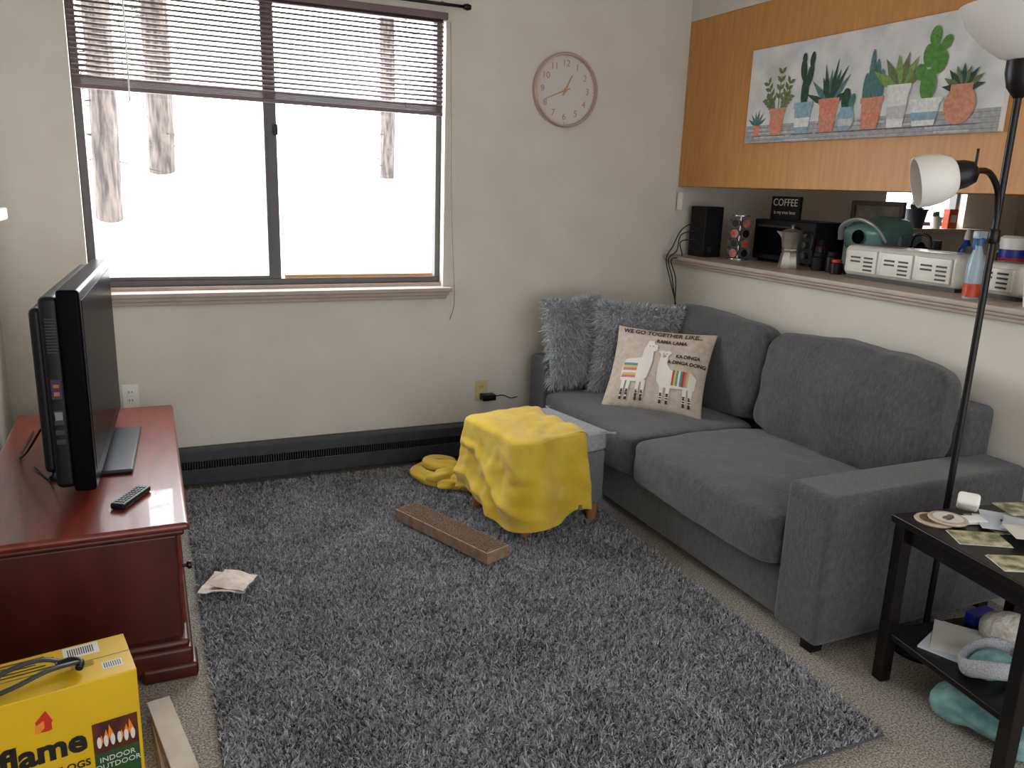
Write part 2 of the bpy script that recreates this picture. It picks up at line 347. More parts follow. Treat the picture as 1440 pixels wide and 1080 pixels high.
p_g1=am('paint_green',76,124,50);p_g2=am('paint_deep_green',28,60,42);p_g3=am('paint_teal',66,106,104);p_g4=am('paint_olive',92,102,62);p_g5=am('paint_lime',112,142,70)
A.rect(0,0,W,.085,p_gray)
for i in range(4): A.rect(0,.012+i*.02,W,.0135+i*.02,p_dk)
for i in range(14): x=random.uniform(0,W-.2); A.rect(x,.005+.018*(i%5),x+.15,.012+.018*(i%5),p_lgray)
def pot(s,w,hh,m,m2=None,round_=False):
    x=s*W; b=.035
    if round_: A.ell(x,b+hh*.48,w*.55,hh*.5,m); A.rect(x-w*.38,b+hh*.8,x+w*.38,b+hh,m)
    else:
        A.poly([(x-w*.36,b),(x+w*.36,b),(x+w*.5,b+hh),(x-w*.5,b+hh)],m); A.rect(x-w*.54,b+hh*.82,x+w*.54,b+hh,m)
    if m2: A.poly([(x-w*.4,b+hh*.2),(x+w*.4,b+hh*.2),(x+w*.45,b+hh*.5),(x-w*.45,b+hh*.5)],m2)
    A.rect(x-w*.55,b-.006,x+w*.7,b-.001,p_dk)
    return x,b+hh
def spikes(x,y,l,w,m,angs,m2=None):
    for i,a in enumerate(angs): A.leaf(x,y,l*random.uniform(.85,1.05),w,a,m2 if (m2 and i%2) else m)
x=.058*W; spikes(x,.08,.085,.008,p_g3,[30,55,80,100,125,150]); pot(.058,.05,.05,p_sal)
x=.16*W
for (dx,l,a) in [(-.03,.16,118),(0,.19,88),(.03,.15,66),(-.01,.1,140),(.01,.1,45)]:
    A.leaf(x+dx*.3,.14,l,.004,a,p_g4)
    for k in range(4):
        t=.35+.2*k; px=x+dx*.3+math.cos(math.radians(a))*l*t; py=.14+math.sin(math.radians(a))*l*t
        A.leaf(px,py,.04,.01,a+45,p_g4); A.leaf(px,py,.04,.01,a-45,p_g4)
pot(.16,.105,.125,p_or,p_sal)
x=.284*W
for (dx,dy,rx,ry,ro) in [(0,.22,.024,.075,0),(-.02,.32,.02,.05,8),(.022,.29,.02,.055,-12),(.03,.36,.016,.035,-5),(-.022,.37,.015,.025,5)]: A.ell(x+dx,dy,rx,ry,p_g2,rot=ro)
pot(.284,.115,.14,p_bl,p_wh)
x=.397*W; spikes(x,.15,.16,.015,p_g2,[25,48,70,90,112,135,158],p_g3); spikes(x,.15,.2,.012,p_g2,[60,80,103]); pot(.397,.115,.145,p_sal,p_or)
x=.475*W; A.ell(x-.008,.165,.026,.05,p_g2); A.ell(x+.028,.16,.017,.03,p_g3,rot=-15); pot(.475,.095,.1,p_bl,p_lgray,True)
x=.573*W
for dx,hh in [(-.042,.12),(-.018,.21),(.010,.17),(.038,.13)]: A.ell(x+dx,.14+hh*.5,.016,hh*.55,p_g3)
pot(.573,.115,.13,p_or,p_sal)
x=.668*W; spikes(x,.18,.17,.021,p_g4,[35,58,78,98,122,148],p_g5); pot(.668,.11,.17,p_wh,p_lgray) 
x=.767*W
for (dx,dy,rx,ry,ro) in [(0,.19,.038,.06,0),(-.040,.24,.026,.035,35),(.037,.27,.035,.045,-25),(-.012,.3,.029,.045,8),(.005,.37,.026,.038,0),(.058,.34,.022,.03,-35),(.02,.31,.024,.03,0)]: A.ell(x+dx,dy,rx,ry,p_g1,rot=ro)
pot(.767,.14,.105,p_wh,p_bl)
x=.876*W; spikes(x,.16,.10,.014,p_g2,[10,30,50,70,90,110,130,150,170],p_g4); pot(.876,.125,.145,p_or,None,True)
A.build('painted_cacti',g,M=Mp)
# ---------------------------------------------------------------- rug
m_rug=mat('shag_gray',S(76,76,78),S(200,200,202),scale=4,rough=.95,island=True,lo=.15,hi=.85,spec=.2)
m_rugb=mat('rug_backing',S(70,70,72),rough=.95)
RC=[(.095,1.36),(1.84,1.37),(1.925,3.94),(.09,3.95)]
g=grp('shag_rug',(1,2.65,.01))
mk('backing',[(x,y,z) for z in (.002,.012) for x,y in RC],BF,m_rugb,g)
n=280000; uu=rng.uniform(0,1,n); vv=rng.uniform(0,1,n)
Q=np.array(RC)
P2=((1-uu)*(1-vv))[:,None]*Q[0]+(uu*(1-vv))[:,None]*Q[1]+(uu*vv)[:,None]*Q[2]+((1-uu)*vv)[:,None]*Q[3]
P=np.c_[P2,np.full(n,.01)]
cs=.021; PJ=P2+.01*np.c_[np.sin(P2[:,1]*70+P2[:,0]*31),np.sin(P2[:,0]*83-P2[:,1]*23)]
ci=np.floor(PJ/cs).astype(int); hsh=(ci[:,0]*73856093 ^ ci[:,1]*19349663)&0xffff
tab=rng.uniform(size=(65536,4)); T4=tab[hsh]
cen=(ci+.5)*cs; ang=T4[:,0]*6.283; lean=T4[:,1]*.8
D=np.c_[(cen-PJ)*28+np.c_[np.cos(ang),np.sin(ang)]*lean[:,None]+rng.normal(size=(n,2))*.32,np.full(n,1.)]
blades('pile',P,D,rng.uniform(.015,.024,n)*(.75+.6*T4[:,2]),.004,m_rug,g,droop=.3)
# ---------------------------------------------------------------- sofa
g=grp('sofa',(2.4,2.86,0))
boxes('base',[((1.955,1.93,.05),(2.87,3.80,.235))],m_sofa,g,bevel=.015)
box('arm_near',(1.925,1.735,.045),(2.88,1.945,.575),m_sofa,g,bevel=.028,seg=5)
box('arm_far',(1.925,3.775,.045),(2.88,3.98,.60),m_sofa,g,bevel=.028,seg=5)
box('back_frame',(2.72,1.9,.1),(2.885,3.82,.76),m_sofa,g,bevel=.03,seg=5)
cushion('seat_cushion_near',(2.265,2.415,.335),(.75,.935,.2),m_sofa,g,n=10,puff=(.012,.0,.026),seed=1,wr=.006,cuts=34)
cushion('seat_cushion_far',(2.27,3.325,.335),(.74,.89,.2),m_sofa,g,n=10,puff=(.012,.0,.02),seed=2,wr=.006,cuts=34)
cushion('back_cushion_near',(2.665,2.41,.665),(.17,.93,.48),m_sofa,g,n=6.5,puff=(.055,.01,.012),rot=(0,11,0),seed=3,wr=.014,cuts=30)
cushion('back_cushion_far',(2.665,3.33,.66),(.17,.88,.46),m_sofa,g,n=6.5,puff=(.055,.01,.015),rot=(0,11,0),seed=9,wr=.014,cuts=30)
boxes('feet',[((x,y,0),(x+.05,y+.05,.05)) for x in (1.96,2.8) for y in (1.78,3.88)],m_espresso,g)
# ---------------------------------------------------------------- throw pillows
def pil(u,v,side,off,W,H,T):
    x=W/2*u*(1-.07*(1-v*v)); y=H/2*v*(1-.07*(1-u*u))
    z=side*(T/2*np.maximum(0,(1-u*u)*(1-v*v))**.45+off)
    return x,y,z
def pillow(name,Mx,W,H,T,m,parent,N=28):
    vs=[];fs=[]
    for side in (1,-1):
        k=len(vs)
        for j in range(N+1):
            for i in range(N+1):
                u=math.sin((i/N*2-1)*math.pi/2);v=math.sin((j/N*2-1)*math.pi/2)
                x,y,z=pil(u,v,side,0.0,W,H,T)
                z*=1+.12*noise.noise(V((u*2,v*2,side*3+W*9))); vs.append((x,y,z))
        for j in range(N):
            for i in range(N):
                a=k+j*(N+1)+i; q=(a,a+1,a+N+2,a+N+1); fs.append(q if side>0 else q[::-1])
    o=mk(name,vs,fs,m,parent,smooth=True,M=Mx); w=o.modifiers.new('w','WELD'); w.merge_threshold=.0005; return o
def furpillow(M_,W,H,T,m,n):
    g=grp('fluffy_throw_pillow',M_.translation)
    pillow('pillow_body',M_,W,H,T,m,g)
    u=rng.uniform(-1,1,n);v=rng.uniform(-1,1,n);sd=np.where(rng.uniform(size=n)<.75,1.,-1.)
    e=.01
    def p(u,v): return np.stack(pil(u,v,sd,0,W,H,T),1)
    P=p(u,v); du=p(np.clip(u+e,-1,1),v)-p(np.clip(u-e,-1,1),v); dv=p(u,np.clip(v+e,-1,1))-p(u,np.clip(v-e,-1,1))
    Nn=np.cross(du,dv)*sd[:,None]; Nn/=np.linalg.norm(Nn,axis=1,keepdims=True)+1e-9
    out=np.c_[u*np.abs(u)**3,v*np.abs(v)**3,np.zeros(n)]*1.2
    D=Nn*.75+out+rng.normal(size=(n,3))*.5
    A3=np.array(M_.to_3x3()); P=P@A3.T+np.array(M_.translation); D=D@A3.T
    blades('fur',P,D,rng.uniform(.022,.05,n),.004,m,g,droop=.6)
m_fur=mat('fluffy_gray',S(124,129,132),S(210,214,216),scale=12,rough=.8,island=True,lo=.1,hi=.85,sheen=.2)
furpillow(frame((2.11,3.80,.69),(1,.12,.02),(.03,.17,1)),.36,.47,.14,m_fur,11000)
furpillow(frame((2.42,3.59,.67),(1,-.42,-.05),(.10,.2,1)),.55,.48,.17,m_fur,17000)
m_linen=mat('linen',S(180,165,150),S(196,182,168),scale=40,rough=.9,bump=.3,bscale=400,bdist=.002)
Ml=frame((2.305,3.275,.625),(.654,-.756,0),(.381,.353,.855)); LW,LH,LT=.51,.45,.14
g=grp('llama_throw_pillow',Ml.translation)
pillow('pillow_body',Ml,LW,LH,LT,m_linen,g)
def lf(s,t,z=0):
    u,v=s*2-1,t*2-1; x,y,zz_=pil(u,v,1,.0035+z,LW,LH,LT)
    zz_*=1+.12*noise.noise(V((u*2,v*2,3+LW*9))); return (x,y,float(zz_))
c_w=mat('print_white',S(222,216,208),rough=.9);c_br=mat('print_brown',S(64,46,40),rough=.9);c_red=mat('print_red',S(170,62,64),rough=.9);c_te=mat('print_teal',S(88,142,138),rough=.9);c_ye=mat('print_yellow',S(196,184,104),rough=.9);c_pk=mat('print_pink',S(200,112,122),rough=.9);c_ta=mat('print_tan',S(180,152,134),rough=.9)
A=Art(); k=dict(sub=.04)
for s in (.14,.20,.31,.37): A.poly([(s,.34),(s+.045,.34),(s+.038,.10),(s+.008,.10)],c_w,**k); A.rect(s+.008,.06,s+.036,.2,c_br,**k)
A.poly([(.14,.62),(.11,.50),(.12,.32),(.36,.30),(.42,.38),(.45,.60),(.44,.76),(.48,.80),(.47,.87),(.43,.88),(.42,.93),(.40,.88),(.36,.93),(.35,.86),(.33,.80),(.32,.66),(.27,.60)],c_w,**k)
for i,c in enumerate([c_pk,c_ye,c_w,c_pk,c_ye,c_te]): A.rect(.125,.36+i*.035,.29,.395+i*.035,c,**k)
for s in (.58,.65,.83,.89): A.poly([(s,.32),(s+.045,.32),(s+.038,.09),(s+.008,.09)],c_w,**k); A.rect(s+.008,.06,s+.036,.2,c_br,**k)
A.poly([(.53,.74),(.49,.78),(.53,.80),(.57,.79),(.61,.81),(.64,.78),(.61,.73),(.62,.60),(.68,.52),(.90,.53),(.96,.46),(.95,.30),(.58,.27),(.53,.36),(.52,.60)],c_w,**k)
A.ell(.57,.72,.02,.025,c_ta,**k)
for i,c in enumerate([c_red,c_ye,c_te,c_w,c_te,c_red,c_pk,c_ye]): A.rect(.70+i*.022,.32,.722+i*.022,.53,c,**k)
for s in (.385,.42,.555,.59): A.ell(s,.845 if s<.5 else .755,.006,.008,c_br)
A.build('llama_print',g,M=Ml,fn=lambda s,t,z:lf(.5+(s-.5)*.93,.455+(t-.5)*.86,z))
def tl(nm,s,size,cx,cy): text(nm,s,size,c_br,g,M=Ml,fn=lambda x,y:lf(x/LW*1.0+cx,y/LH+cy),bold=.001)
tl('slogan','WE GO TOGETHER LIKE...',.036,.48,.93); tl('slogan','RAMA LAMA',.028,.60,.83); tl('slogan','KA DINGA',.026,.80,.66); tl('slogan','DA DINGA DONG',.026,.78,.58)
# ---------------------------------------------------------------- ottoman + blanket
m_ott=mat('ottoman_gray',S(104,104,106),S(118,118,120),scale=90,rough=.9,bump=.3,bscale=300,bdist=.003)
m_pad=mat('ottoman_pad',S(140,142,146),S(156,158,162),scale=60,rough=.9,bump=.3,bscale=300,bdist=.003)
m_leg=mat('beech_leg',S(150,96,60),S(170,114,74),scale=20,rough=.5)
Mo=rz((1.575,3.147,0),10.5); g=grp('storage_ottoman',(1.575,3.147,0))
box('body',(-.225,-.225,.105),(.225,.225,.36),m_ott,g,M=Mo,bevel=.012)
cushion('lid',(0,0,0),(.47,.47,.085),m_pad,g,n=14,puff=(0,0,.008),wr=.002,M=Mo@Matrix.Translation((0,0,.405)))
tube('piping',[(-.225,-.232,.44),(.225,-.232,.44),(.233,-.225,.44),(.233,.225,.44),(.225,.232,.44),(-.225,.232,.44)],.004,m_pad,g,M=Mo,n=3)
for x in (-.19,.19):
    for y in (-.19,.19): lathe('leg',[(.02,.013),(.03,.11)],m_leg,g,M=Mo@Matrix.Translation((x,y,0)),seg=16)
m_blk=mat('yellow_fleece',S(204,168,52),S(220,188,78),scale=9,rough=1,bump=.7,bscale=280,bdist=.005,sheen=.35,spec=.05)
g=grp('yellow_throw_blanket',(1.5,3.1,.3)); vs=[];fs=[]; NS,NT,NK=190,90,28
def path(s):
    d=s*.75; r=.09; h_=.238
    l1=.085+h_-r; la=r*math.pi/2
    if d<l1: return V((.085-d,-h_,0)),V((0,-1,0))
    if d<l1+la:
        a=(d-l1)/r; return V((-h_+r-r*math.sin(a),-h_+r-r*math.cos(a),0)),V((-math.sin(a),-math.cos(a),0))
    return V((-h_,-h_+r+(d-l1-la),0)),V((-1,0,0))
def sst(a,b,x): x=min(1,max(0,(x-a)/(b-a))); return x*x*(3-2*x)
for i in range(NS+1):
    s=i/NS; p,nn=path(s); q=V((.09+.05*s+.012*math.sin(s*17),-.24+.49*s,0)); 
    corner=math.exp(-((s-.40)/.13)**2)          # the box corner pushes through the rounded path here
    p_in=p-nn*.012+nn*.028*corner
    for kk in range(NK):
        t=kk/NK; w=q.lerp(p_in,t)
        z=.463+(.012*noise.noise(V((w.x*7+2,w.y*7,0)))+.008*noise.noise(V((w.x*17,w.y*17,4))))*(1-t**3)+.005*math.sin((w.x*.8-w.y)*42+3*noise.noise(V((w.x*6,w.y*6,9))))*(1-t)
        vs.append(Mo@V((w.x,w.y,max(z,.457))))
    w=sst(.26,.58,s)
    zb=.115+.016*math.sin(s*9+1)+.010*math.sin(s*23)-.025*sst(.0,.4,s)+.05*sst(.6,1,s)
    for j in range(NT+1):
        t=j/NT
        wx=noise.noise(V((s*3.2,t*2.0,3)))*.55+noise.noise(V((s*7,t*4,13)))*.22
        ph=2.7*(t+.95*(s-.4)*(1-.3*t))+wx
        sw=(1-abs(math.sin(math.pi*ph)))**1.3*1.6-.6
        swag=sw*sst(.10,.55,t)*(.8+.7*noise.noise(V((s*5,t*3,21))))
        vf=math.sin(2*math.pi*(3.1*s+.25*t)+wx*2.6)*sst(.05,.8,t)
        fine=noise.noise(V((s*15,t*8,31)))*.35*sst(.05,.4,t)
        fold=.024*w*(swag+fine)+.013*(1-w*.8)*(vf+fine)
        z=.461-t*(.461-zb)
        edge=math.sqrt(max(0,1-(1-min(1,t/.07))**2))
        out=-.012+.018*edge+.034*t+.016*sst(.1,.7,t)+fold+.028*corner*(1-.5*t)
        z-= .014*w*swag*sst(.2,.5,t)*.5
        pp=p+nn*max(out,.004+.026*corner if t>.03 else -.012+.028*corner); vs.append(Mo@V((pp.x,pp.y,z)))
RW=NK+NT+1
for i in range(NS):
    for j in range(RW-1): a=i*RW+j; fs.append((a,a+1,a+RW+1,a+RW))
o=mk('drape',vs,fs,m_blk,g,smooth=True,solid=.006)
sm=o.modifiers.new('sm','SMOOTH'); sm.iterations=3
def roll(name,pts,r,seed):
    C=crom(pts,14); vs=[];fs=[];SG=28; up=V((0,0,1))
    for i,c in enumerate(C):
        e=math.sin(math.pi*min(1,max(0,i/(len(C)-1))))**.35; t=(C[min(i+1,len(C)-1)]-C[max(i-1,0)]).normalized(); a=t.cross(up).normalized(); b=a.cross(t)
        for k in range(SG):
            w_=2*math.pi*k/SG; rr=r*(.25+.75*e)*(1+.16*math.sin(3*w_+i*.12+seed)+.38*noise.noise(V((math.cos(w_)*1.2,math.sin(w_)*1.2,i*.07+seed*5))))
            q=c+a*rr*1.25*math.cos(w_)+b*rr*math.sin(w_); q.z=max(q.z,.03); vs.append(q)
    for i in range(len(C)-1):
        for k in range(SG): q=(k+1)%SG; fs.append((i*SG+k,i*SG+q,(i+1)*SG+q,(i+1)*SG+k))
    fs.append(tuple(range(SG))); fs.append(tuple((len(C)-1)*SG+k for k in range(SG)))
    mk(name,vs,fs,m_blk,g,smooth=True)
roll('floor_fold',[(1.40,3.58,.06),(1.27,3.60,.055),(1.20,3.70,.06),(1.26,3.80,.06),(1.38,3.80,.06)],.034,1)
roll('floor_fold',[(1.42,3.64,.09),(1.32,3.66,.10),(1.27,3.72,.10),(1.32,3.76,.10),(1.40,3.73,.09)],.036,2)
roll('floor_fold',[(1.24,3.56,.045),(1.33,3.54,.05),(1.40,3.50,.06),(1.41,3.44,.08)],.030,3)
roll('floor_fold',[(1.30,3.66,.06),(1.32,3.72,.07),(1.38,3.70,.06)],.055,4)
roll('floor_fold',[(1.22,3.66,.05),(1.25,3.60,.075),(1.33,3.60,.085),(1.40,3.62,.07)],.028,5)
roll('floor_fold',[(1.34,3.60,.05),(1.39,3.52,.06),(1.42,3.42,.10)],.05,6)
m_lab=mat('label_gray',S(120,116,90),rough=.8)
box('care_label',(.02,-.303,.135),(.06,-.297,.158),m_lab,g,M=Mo)
# ---------------------------------------------------------------- scratcher & paper
m_card=mat('cardboard',S(124,100,82),S(148,124,104),scale=30,rough=.9,bump=.4)
m_corr=mat('corrugated',S(80,62,50),S(156,130,108),scale=190,rough=.95,bump=1,bscale=220,bdist=.01)
Ms=rz((1.105,3.0,0),-69); g=grp('cardboard_cat_scratcher',(1.105,3.0,.06))
box('tray',(-.30,-.062,.034),(.30,.062,.082),m_card,g,M=Ms,bevel=.002)
boxes('corrugated_core',[((-.292+i*.0117,-.056,.06),(-.286+i*.0117,.056,.085)) for i in range(50)],m_corr,g,M=Ms)
g=grp('crumpled_paper_bag',(.19,2.87,.05)); m_pap=mat('kraft_paper',S(188,172,158),S(206,194,182),scale=25,rough=.85)
def sheet(cr,zb,amp,sd):
    vs=[];fs=[];N=16
    for j in range(N+1):
        for i in range(N+1):
            u,v=i/N,j/N; x=(1-u)*(1-v)*cr[0][0]+u*(1-v)*cr[1][0]+u*v*cr[2][0]+(1-u)*v*cr[3][0]; y=(1-u)*(1-v)*cr[0][1]+u*(1-v)*cr[1][1]+u*v*cr[2][1]+(1-u)*v*cr[3][1]
            vs.append((x+.006*noise.noise(V((u*3,v*3,1+sd))),y+.006*noise.noise(V((u*3,v*3,9+sd))),zb+amp*noise.noise(V((x*12,y*12,sd)))+amp*.5*abs(noise.noise(V((x*26,y*26,4+sd))))))
    for j in range(N):
        for i in range(N): a=j*(N+1)+i; fs.append((a,a+1,a+N+2,a+N+1))
    mk('paper',vs,fs,m_pap,g,solid=.003)
sheet([(.085,2.83),(.24,2.77),(.28,2.88),(.155,2.985)],.048,.012,0); sheet([(.13,2.85),(.235,2.765),(.30,2.88),(.19,2.96)],.060,.014,5)
# ---------------------------------------------------------------- TV stand
g=grp('tv_stand',(-.2,3.1,0)); MS=Matrix.Translation((-.018,-.01,0))
box('top',(-.52,2.41,.475),(.08,3.80,.50),m_cherry,g,M=MS,bevel=.012,seg=4)
box('top_moulding',(-.51,2.425,.455),(.065,3.785,.476),m_cherryd,g,M=MS,bevel=.009)
box('carcass',(-.50,2.44,.06),(.045,3.77,.456),m_cherryd,g,M=MS,bevel=.01)
boxes('doors',[((.04,2.49+i*.42,.13),(.055,2.89+i*.42,.43)) for i in range(3)],m_cherry,g,M=MS,bevel=.006)
for i in range(3): lathe('knob',[(.006,0),(.006,.012),(.014,.018),(.012,.028),(0,.03)],m_blmetal,g,M=MS@frame((.055,2.55+i*.42,.30),(0,1,0),(0,0,1)),seg=20)
boxes('plinth',[((-.51,2.395,.03),(.068,3.785,.10)),((-.505,2.41,.09),(.06,3.78,.12))],m_cherryd,g,M=MS,bevel=.012)
boxes('plinth_foot',[((-.08,2.385,0),(.08,2.50,.05)),((-.52,2.385,0),(-.38,2.50,.05)),((-.08,3.69,0),(.08,3.795,.05)),((-.52,3.69,0),(-.38,3.795,.05))],m_cherryd,g,M=MS,bevel=.012)
m_scr=mat('tv_screen',S(8,9,11),rough=.25,ior=1.06); m_gl=mat('gloss_black',S(9,9,11),rough=.3,spec=.2,ior=1.2); m_base=mat('tv_base',S(38,42,48),rough=.3)
Mt=rz((-.175,3.13,0),-2.8); g=grp('television',(-.175,3.13,.5))
box('bezel',(-.05,-.49,.545),(.012,.49,1.165),m_gl,g,M=Mt,bevel=.01)
box('screen',(.008,-.455,.60),(.0135,.455,1.13),m_scr,g,M=Mt)
box('back_shell',(-.10,-.482,.556),(-.045,.482,1.145),m_black,g,M=Mt,bevel=.018)
box('rear_bulge',(-.13,-.46,.60),(-.09,.46,1.11),m_black,g,M=Mt,bevel=.018)
box('speaker_lip',(-.03,-.3,.535),(.0,.3,.55),m_gl,g,M=Mt,bevel=.004)
boxes('neck',[((-.06,-.07,.505),(-.02,.11,.60))],m_black,g,M=Mt,bevel=.01)
box('foot',(-.16,-.23,.501),(.095,.30,.517),m_base,g,M=Mt,bevel=.006)
m_st1=mat('sticker_purple',S(52,28,74),rough=.5);m_st2=mat('sticker_orange',S(165,96,40),rough=.5);m_port=mat('ports',S(44,44,48),rough=.5);m_stw=mat('sticker_white',S(120,125,130),rough=.5)
boxes('side_ports',[((-.085,-.484,.70+i*.03),(-.06,-.480,.715+i*.03)) for i in range(4)],m_port,g,M=Mt)
box('energy_sticker',(-.085,-.4845,.84),(-.058,-.481,.90),m_st1,g,M=Mt); box('energy_sticker_mark',(-.079,-.485,.85),(-.064,-.4815,.862),m_st2,g,M=Mt); box('energy_sticker_mark',(-.079,-.485,.875),(-.064,-.4815,.885),m_st2,g,M=Mt)
box('spec_label',(-.082,-.4845,.775),(-.062,-.481,.80),m_stw,g,M=Mt)
boxes('vents',[((-.085,-.485,.98+i*.009),(-.055,-.481,.984+i*.009)) for i in range(12)],m_port,g,M=Mt)
tube('power_cable',[(-.30,2.95,.75),(-.36,2.98,.66),(-.42,3.05,.56),(-.46,3.2,.507),(-.45,3.5,.507)],.004,m_black,g)
tube('power_cable',[(-.29,2.9,.70),(-.31,2.86,.6),(-.34,2.9,.51),(-.40,3.05,.507)],.003,m_black,g)
Mr=rz((-.095,2.64,.501),62); g=grp('remote_control',(-.095,2.64,.5))
box('body',(-.083,-.023,.0),(.083,.023,.02),m_black,g,M=Mr,bevel=.007)
m_btn=mat('remote_button',S(110,110,114),rough=.5)
boxes('buttons',[((-.065+i*.015,-.015+j*.011,.019),(-.057+i*.015,-.008+j*.011,.0225)) for i in range(9) for j in range(3)],m_btn,g,M=Mr)
# ---------------------------------------------------------------- firelog box
m_yel=mat('box_yellow',S(214,172,16),S(222,180,24),scale=6,rough=.4); m_ptx=mat('print_black',S(24,20,15),rough=.5); m_pred=mat('print_flame',S(195,44,20),rough=.5); m_por=mat('print_flame_orange',S(236,132,34),rough=.5); m_pdk=mat('print_night',S(50,20,12),S(100,42,18),scale=20,rough=.5); m_pgr=mat('print_forest',S(36,76,34),rough=.5); m_pwh=mat('print_paper',S(218,215,208),rough=.5); m_strap=mat('strap_gray',S(52,54,58),rough=.5)
bw,bd,bh=.222,.094,.322; Mb=rz((-.325,2.008,0),10); g=grp('firelog_box',(-.325,2.008,0))
box('carton',(-bw,-bd,0),(bw,bd,bh),m_yel,g,M=Mb,bevel=.003)
Mf=Mb@frame((-bw,-bd-.0004,0),(1,0,0),(0,0,1)); A=Art()
A.rect(.335,.12,.436,.205,m_pdk); A.rect(.335,.0,.436,.12,m_pgr); A.rect(0,0,.335,.075,m_pred)
for i in range(6): A.leaf(.348+i*.015,.135,.035+.012*(i%3),.006,80+8*(i%3),m_por); A.ell(.348+i*.015,.15,.005,.016,m_pwh)
A.leaf(.235,.225,.055,.018,80,m_pred); A.leaf(.25,.225,.04,.012,110,m_pred); A.leaf(.222,.225,.035,.01,60,m_por)
A.build('front_print',g,M=Mf)
text('front_lettering','duraflame',.084,m_ptx,g,M=Mf@Matrix.Translation((.155,.172,.001)),bold=.003)
text('front_lettering','FIRELOGS',.026,m_ptx,g,M=Mf@Matrix.Translation((.27,.108,.001)),bold=.0005)
text('front_lettering','INDOOR\nOUTDOOR',.02,m_pwh,g,M=Mf@Matrix.Translation((.385,.09,.001)))
Mtop=Mb@frame((-bw,-bd,bh+.0004),(1,0,0),(0,1,0)); A=Art()
A.rect(0,.095,.444,.097,m_ptx); A.rect(.30,.125,.38,.18,m_pwh); A.rect(.375,.035,.42,.07,m_pwh)
for i in range(12): A.rect(.31+i*.005,.135,.3125+i*.005,.17,m_ptx)
for i in range(8): A.rect(.379+i*.005,.04,.381+i*.005,.065,m_ptx)
for i in range(5): A.rect(.10,.11+i*.014,.10+.18-.02*(i%3),.114+i*.014,m_ptx)
for i in range(4): A.rect(.31,.07+i*.006,.36,.072+i*.006,m_ptx)
A.build('top_print',g,M=Mtop)
tube('carry_handle',[(.14,.025,.012),(.19,.012,.03),(.26,.02,.045),(.315,.05,.03),(.31,.08,.014),(.25,.095,.035),(.17,.085,.03),(.14,.05,.012)],.012,m_strap,g,M=Mtop,flat=.45)
tube('carry_handle_clip',[(.28,.075,.02),(.31,.08,.022),(.33,.065,.02),(.325,.045,.016)],.009,m_black,g,M=Mtop)
g=grp('flattened_cardboard',(.0,2.1,.05)); m_cw=mat('cardboard_pale',S(188,176,162),S(206,196,184),scale=10,rough=.85)
for i in range(4): box('sheet',(-.03,-.2,.002+i*.012),(.03,.2,.012+i*.012),m_cw if i%2 else m_card,g,M=rz((-.035+.005*i,2.03,0),4+2*i),bevel=.001)
# ---------------------------------------------------------------- floor lamp
g=grp('floor_lamp',(2.357,1.68,0)); ML=Matrix.Translation((2.357,1.665,0))
m_shade=mat('frosted_shade',S(222,219,213),rough=.5)
lathe('base',[(.115,0),(.115,.012),(.10,.022),(.02,.03),(.012,.05)],m_blmetal,g,M=ML)
lathe('pole',[(.0105,.03),(.0105,1.83)],m_blmetal,g,M=ML,seg=20)
lathe('joint',[(.0125,1.38),(.0165,1.385),(.0165,1.42),(.0125,1.425)],m_blmetal,g,M=ML,seg=20)
lathe('socket_cup',[(.012,1.80),(.035,1.83),(.045,1.87),(.045,1.905),(.03,1.91)],m_blmetal,g,M=ML)
lathe('torchiere_shade',[(.04,1.905),(.07,1.915),(.12,1.95),(.165,2.0),(.19,2.05),(.186,2.05),(.16,2.004),(.115,1.956),(.05,1.92)],m_shade,g,M=ML,cap=False,seg=56)
tube('gooseneck',[(2.357,1.665,1.40),(2.353,1.665,1.47),(2.33,1.66,1.54),(2.27,1.65,1.585),(2.21,1.64,1.59),(2.17,1.63,1.58)],.009,m_blmetal,g)
ax=V((-.74,.58,-.22)).normalized()
q=ax.to_track_quat('Z','Y').to_matrix().to_4x4(); Mh=Matrix.Translation((2.20,1.635,1.588))@q
lathe('reading_socket',[(.012,0),(.03,.01),(.04,.035),(.043,.06),(.03,.065)],m_blmetal,g,M=Mh)
lathe('reading_shade',[(.038,.055),(.056,.068),(.070,.10),(.075,.135),(.073,.165),(.069,.165),(.071,.135),(.066,.10),(.05,.075)],m_shade,g,M=Mh,cap=False)
tube('switch_stem',[(2.185,1.635,1.59),(2.185,1.635,1.65)],.004,m_blmetal,g)
# ---------------------------------------------------------------- side table
ME=rz((2.285,1.323,0),-8.2); g=grp('side_table',(2.285,1.323,0)); hx,hy=.28,.26
box('top',(-hx,-hy,.535),(hx,hy,.56),m_espresso,g,M=ME,bevel=.004)
boxes('apron',[((-hx+.03,-hy+.03,.48),(hx-.03,-hy+.045,.535)),((-hx+.03,hy-.045,.48),(hx-.03,hy-.03,.535)),((-hx+.03,-hy+.03,.48),(-hx+.045,hy-.03,.535)),((hx-.045,-hy+.03,.48),(hx-.03,hy-.03,.535))],m_espresso,g,M=ME)
box('lower_shelf',(-hx+.02,-hy+.02,.155),(hx-.02,hy-.02,.175),m_espresso,g,M=ME,bevel=.003)
boxes('legs',[((sx*(hx-.03)-.02,sy*(hy-.03)-.02,0),(sx*(hx-.03)+.02,sy*(hy-.03)+.02,.535)) for sx in (-1,1) for sy in (-1,1)],m_espresso,g,M=ME,bevel=.003)
m_cork=mat('coaster',S(180,160,140),S(205,190,170),scale=20,rough=.7); m_coal=mat('coaster_print',S(60,70,60),S(140,110,80),scale=40,rough=.6)
g=grp('coaster_stack',(2.13,1.53,.56))
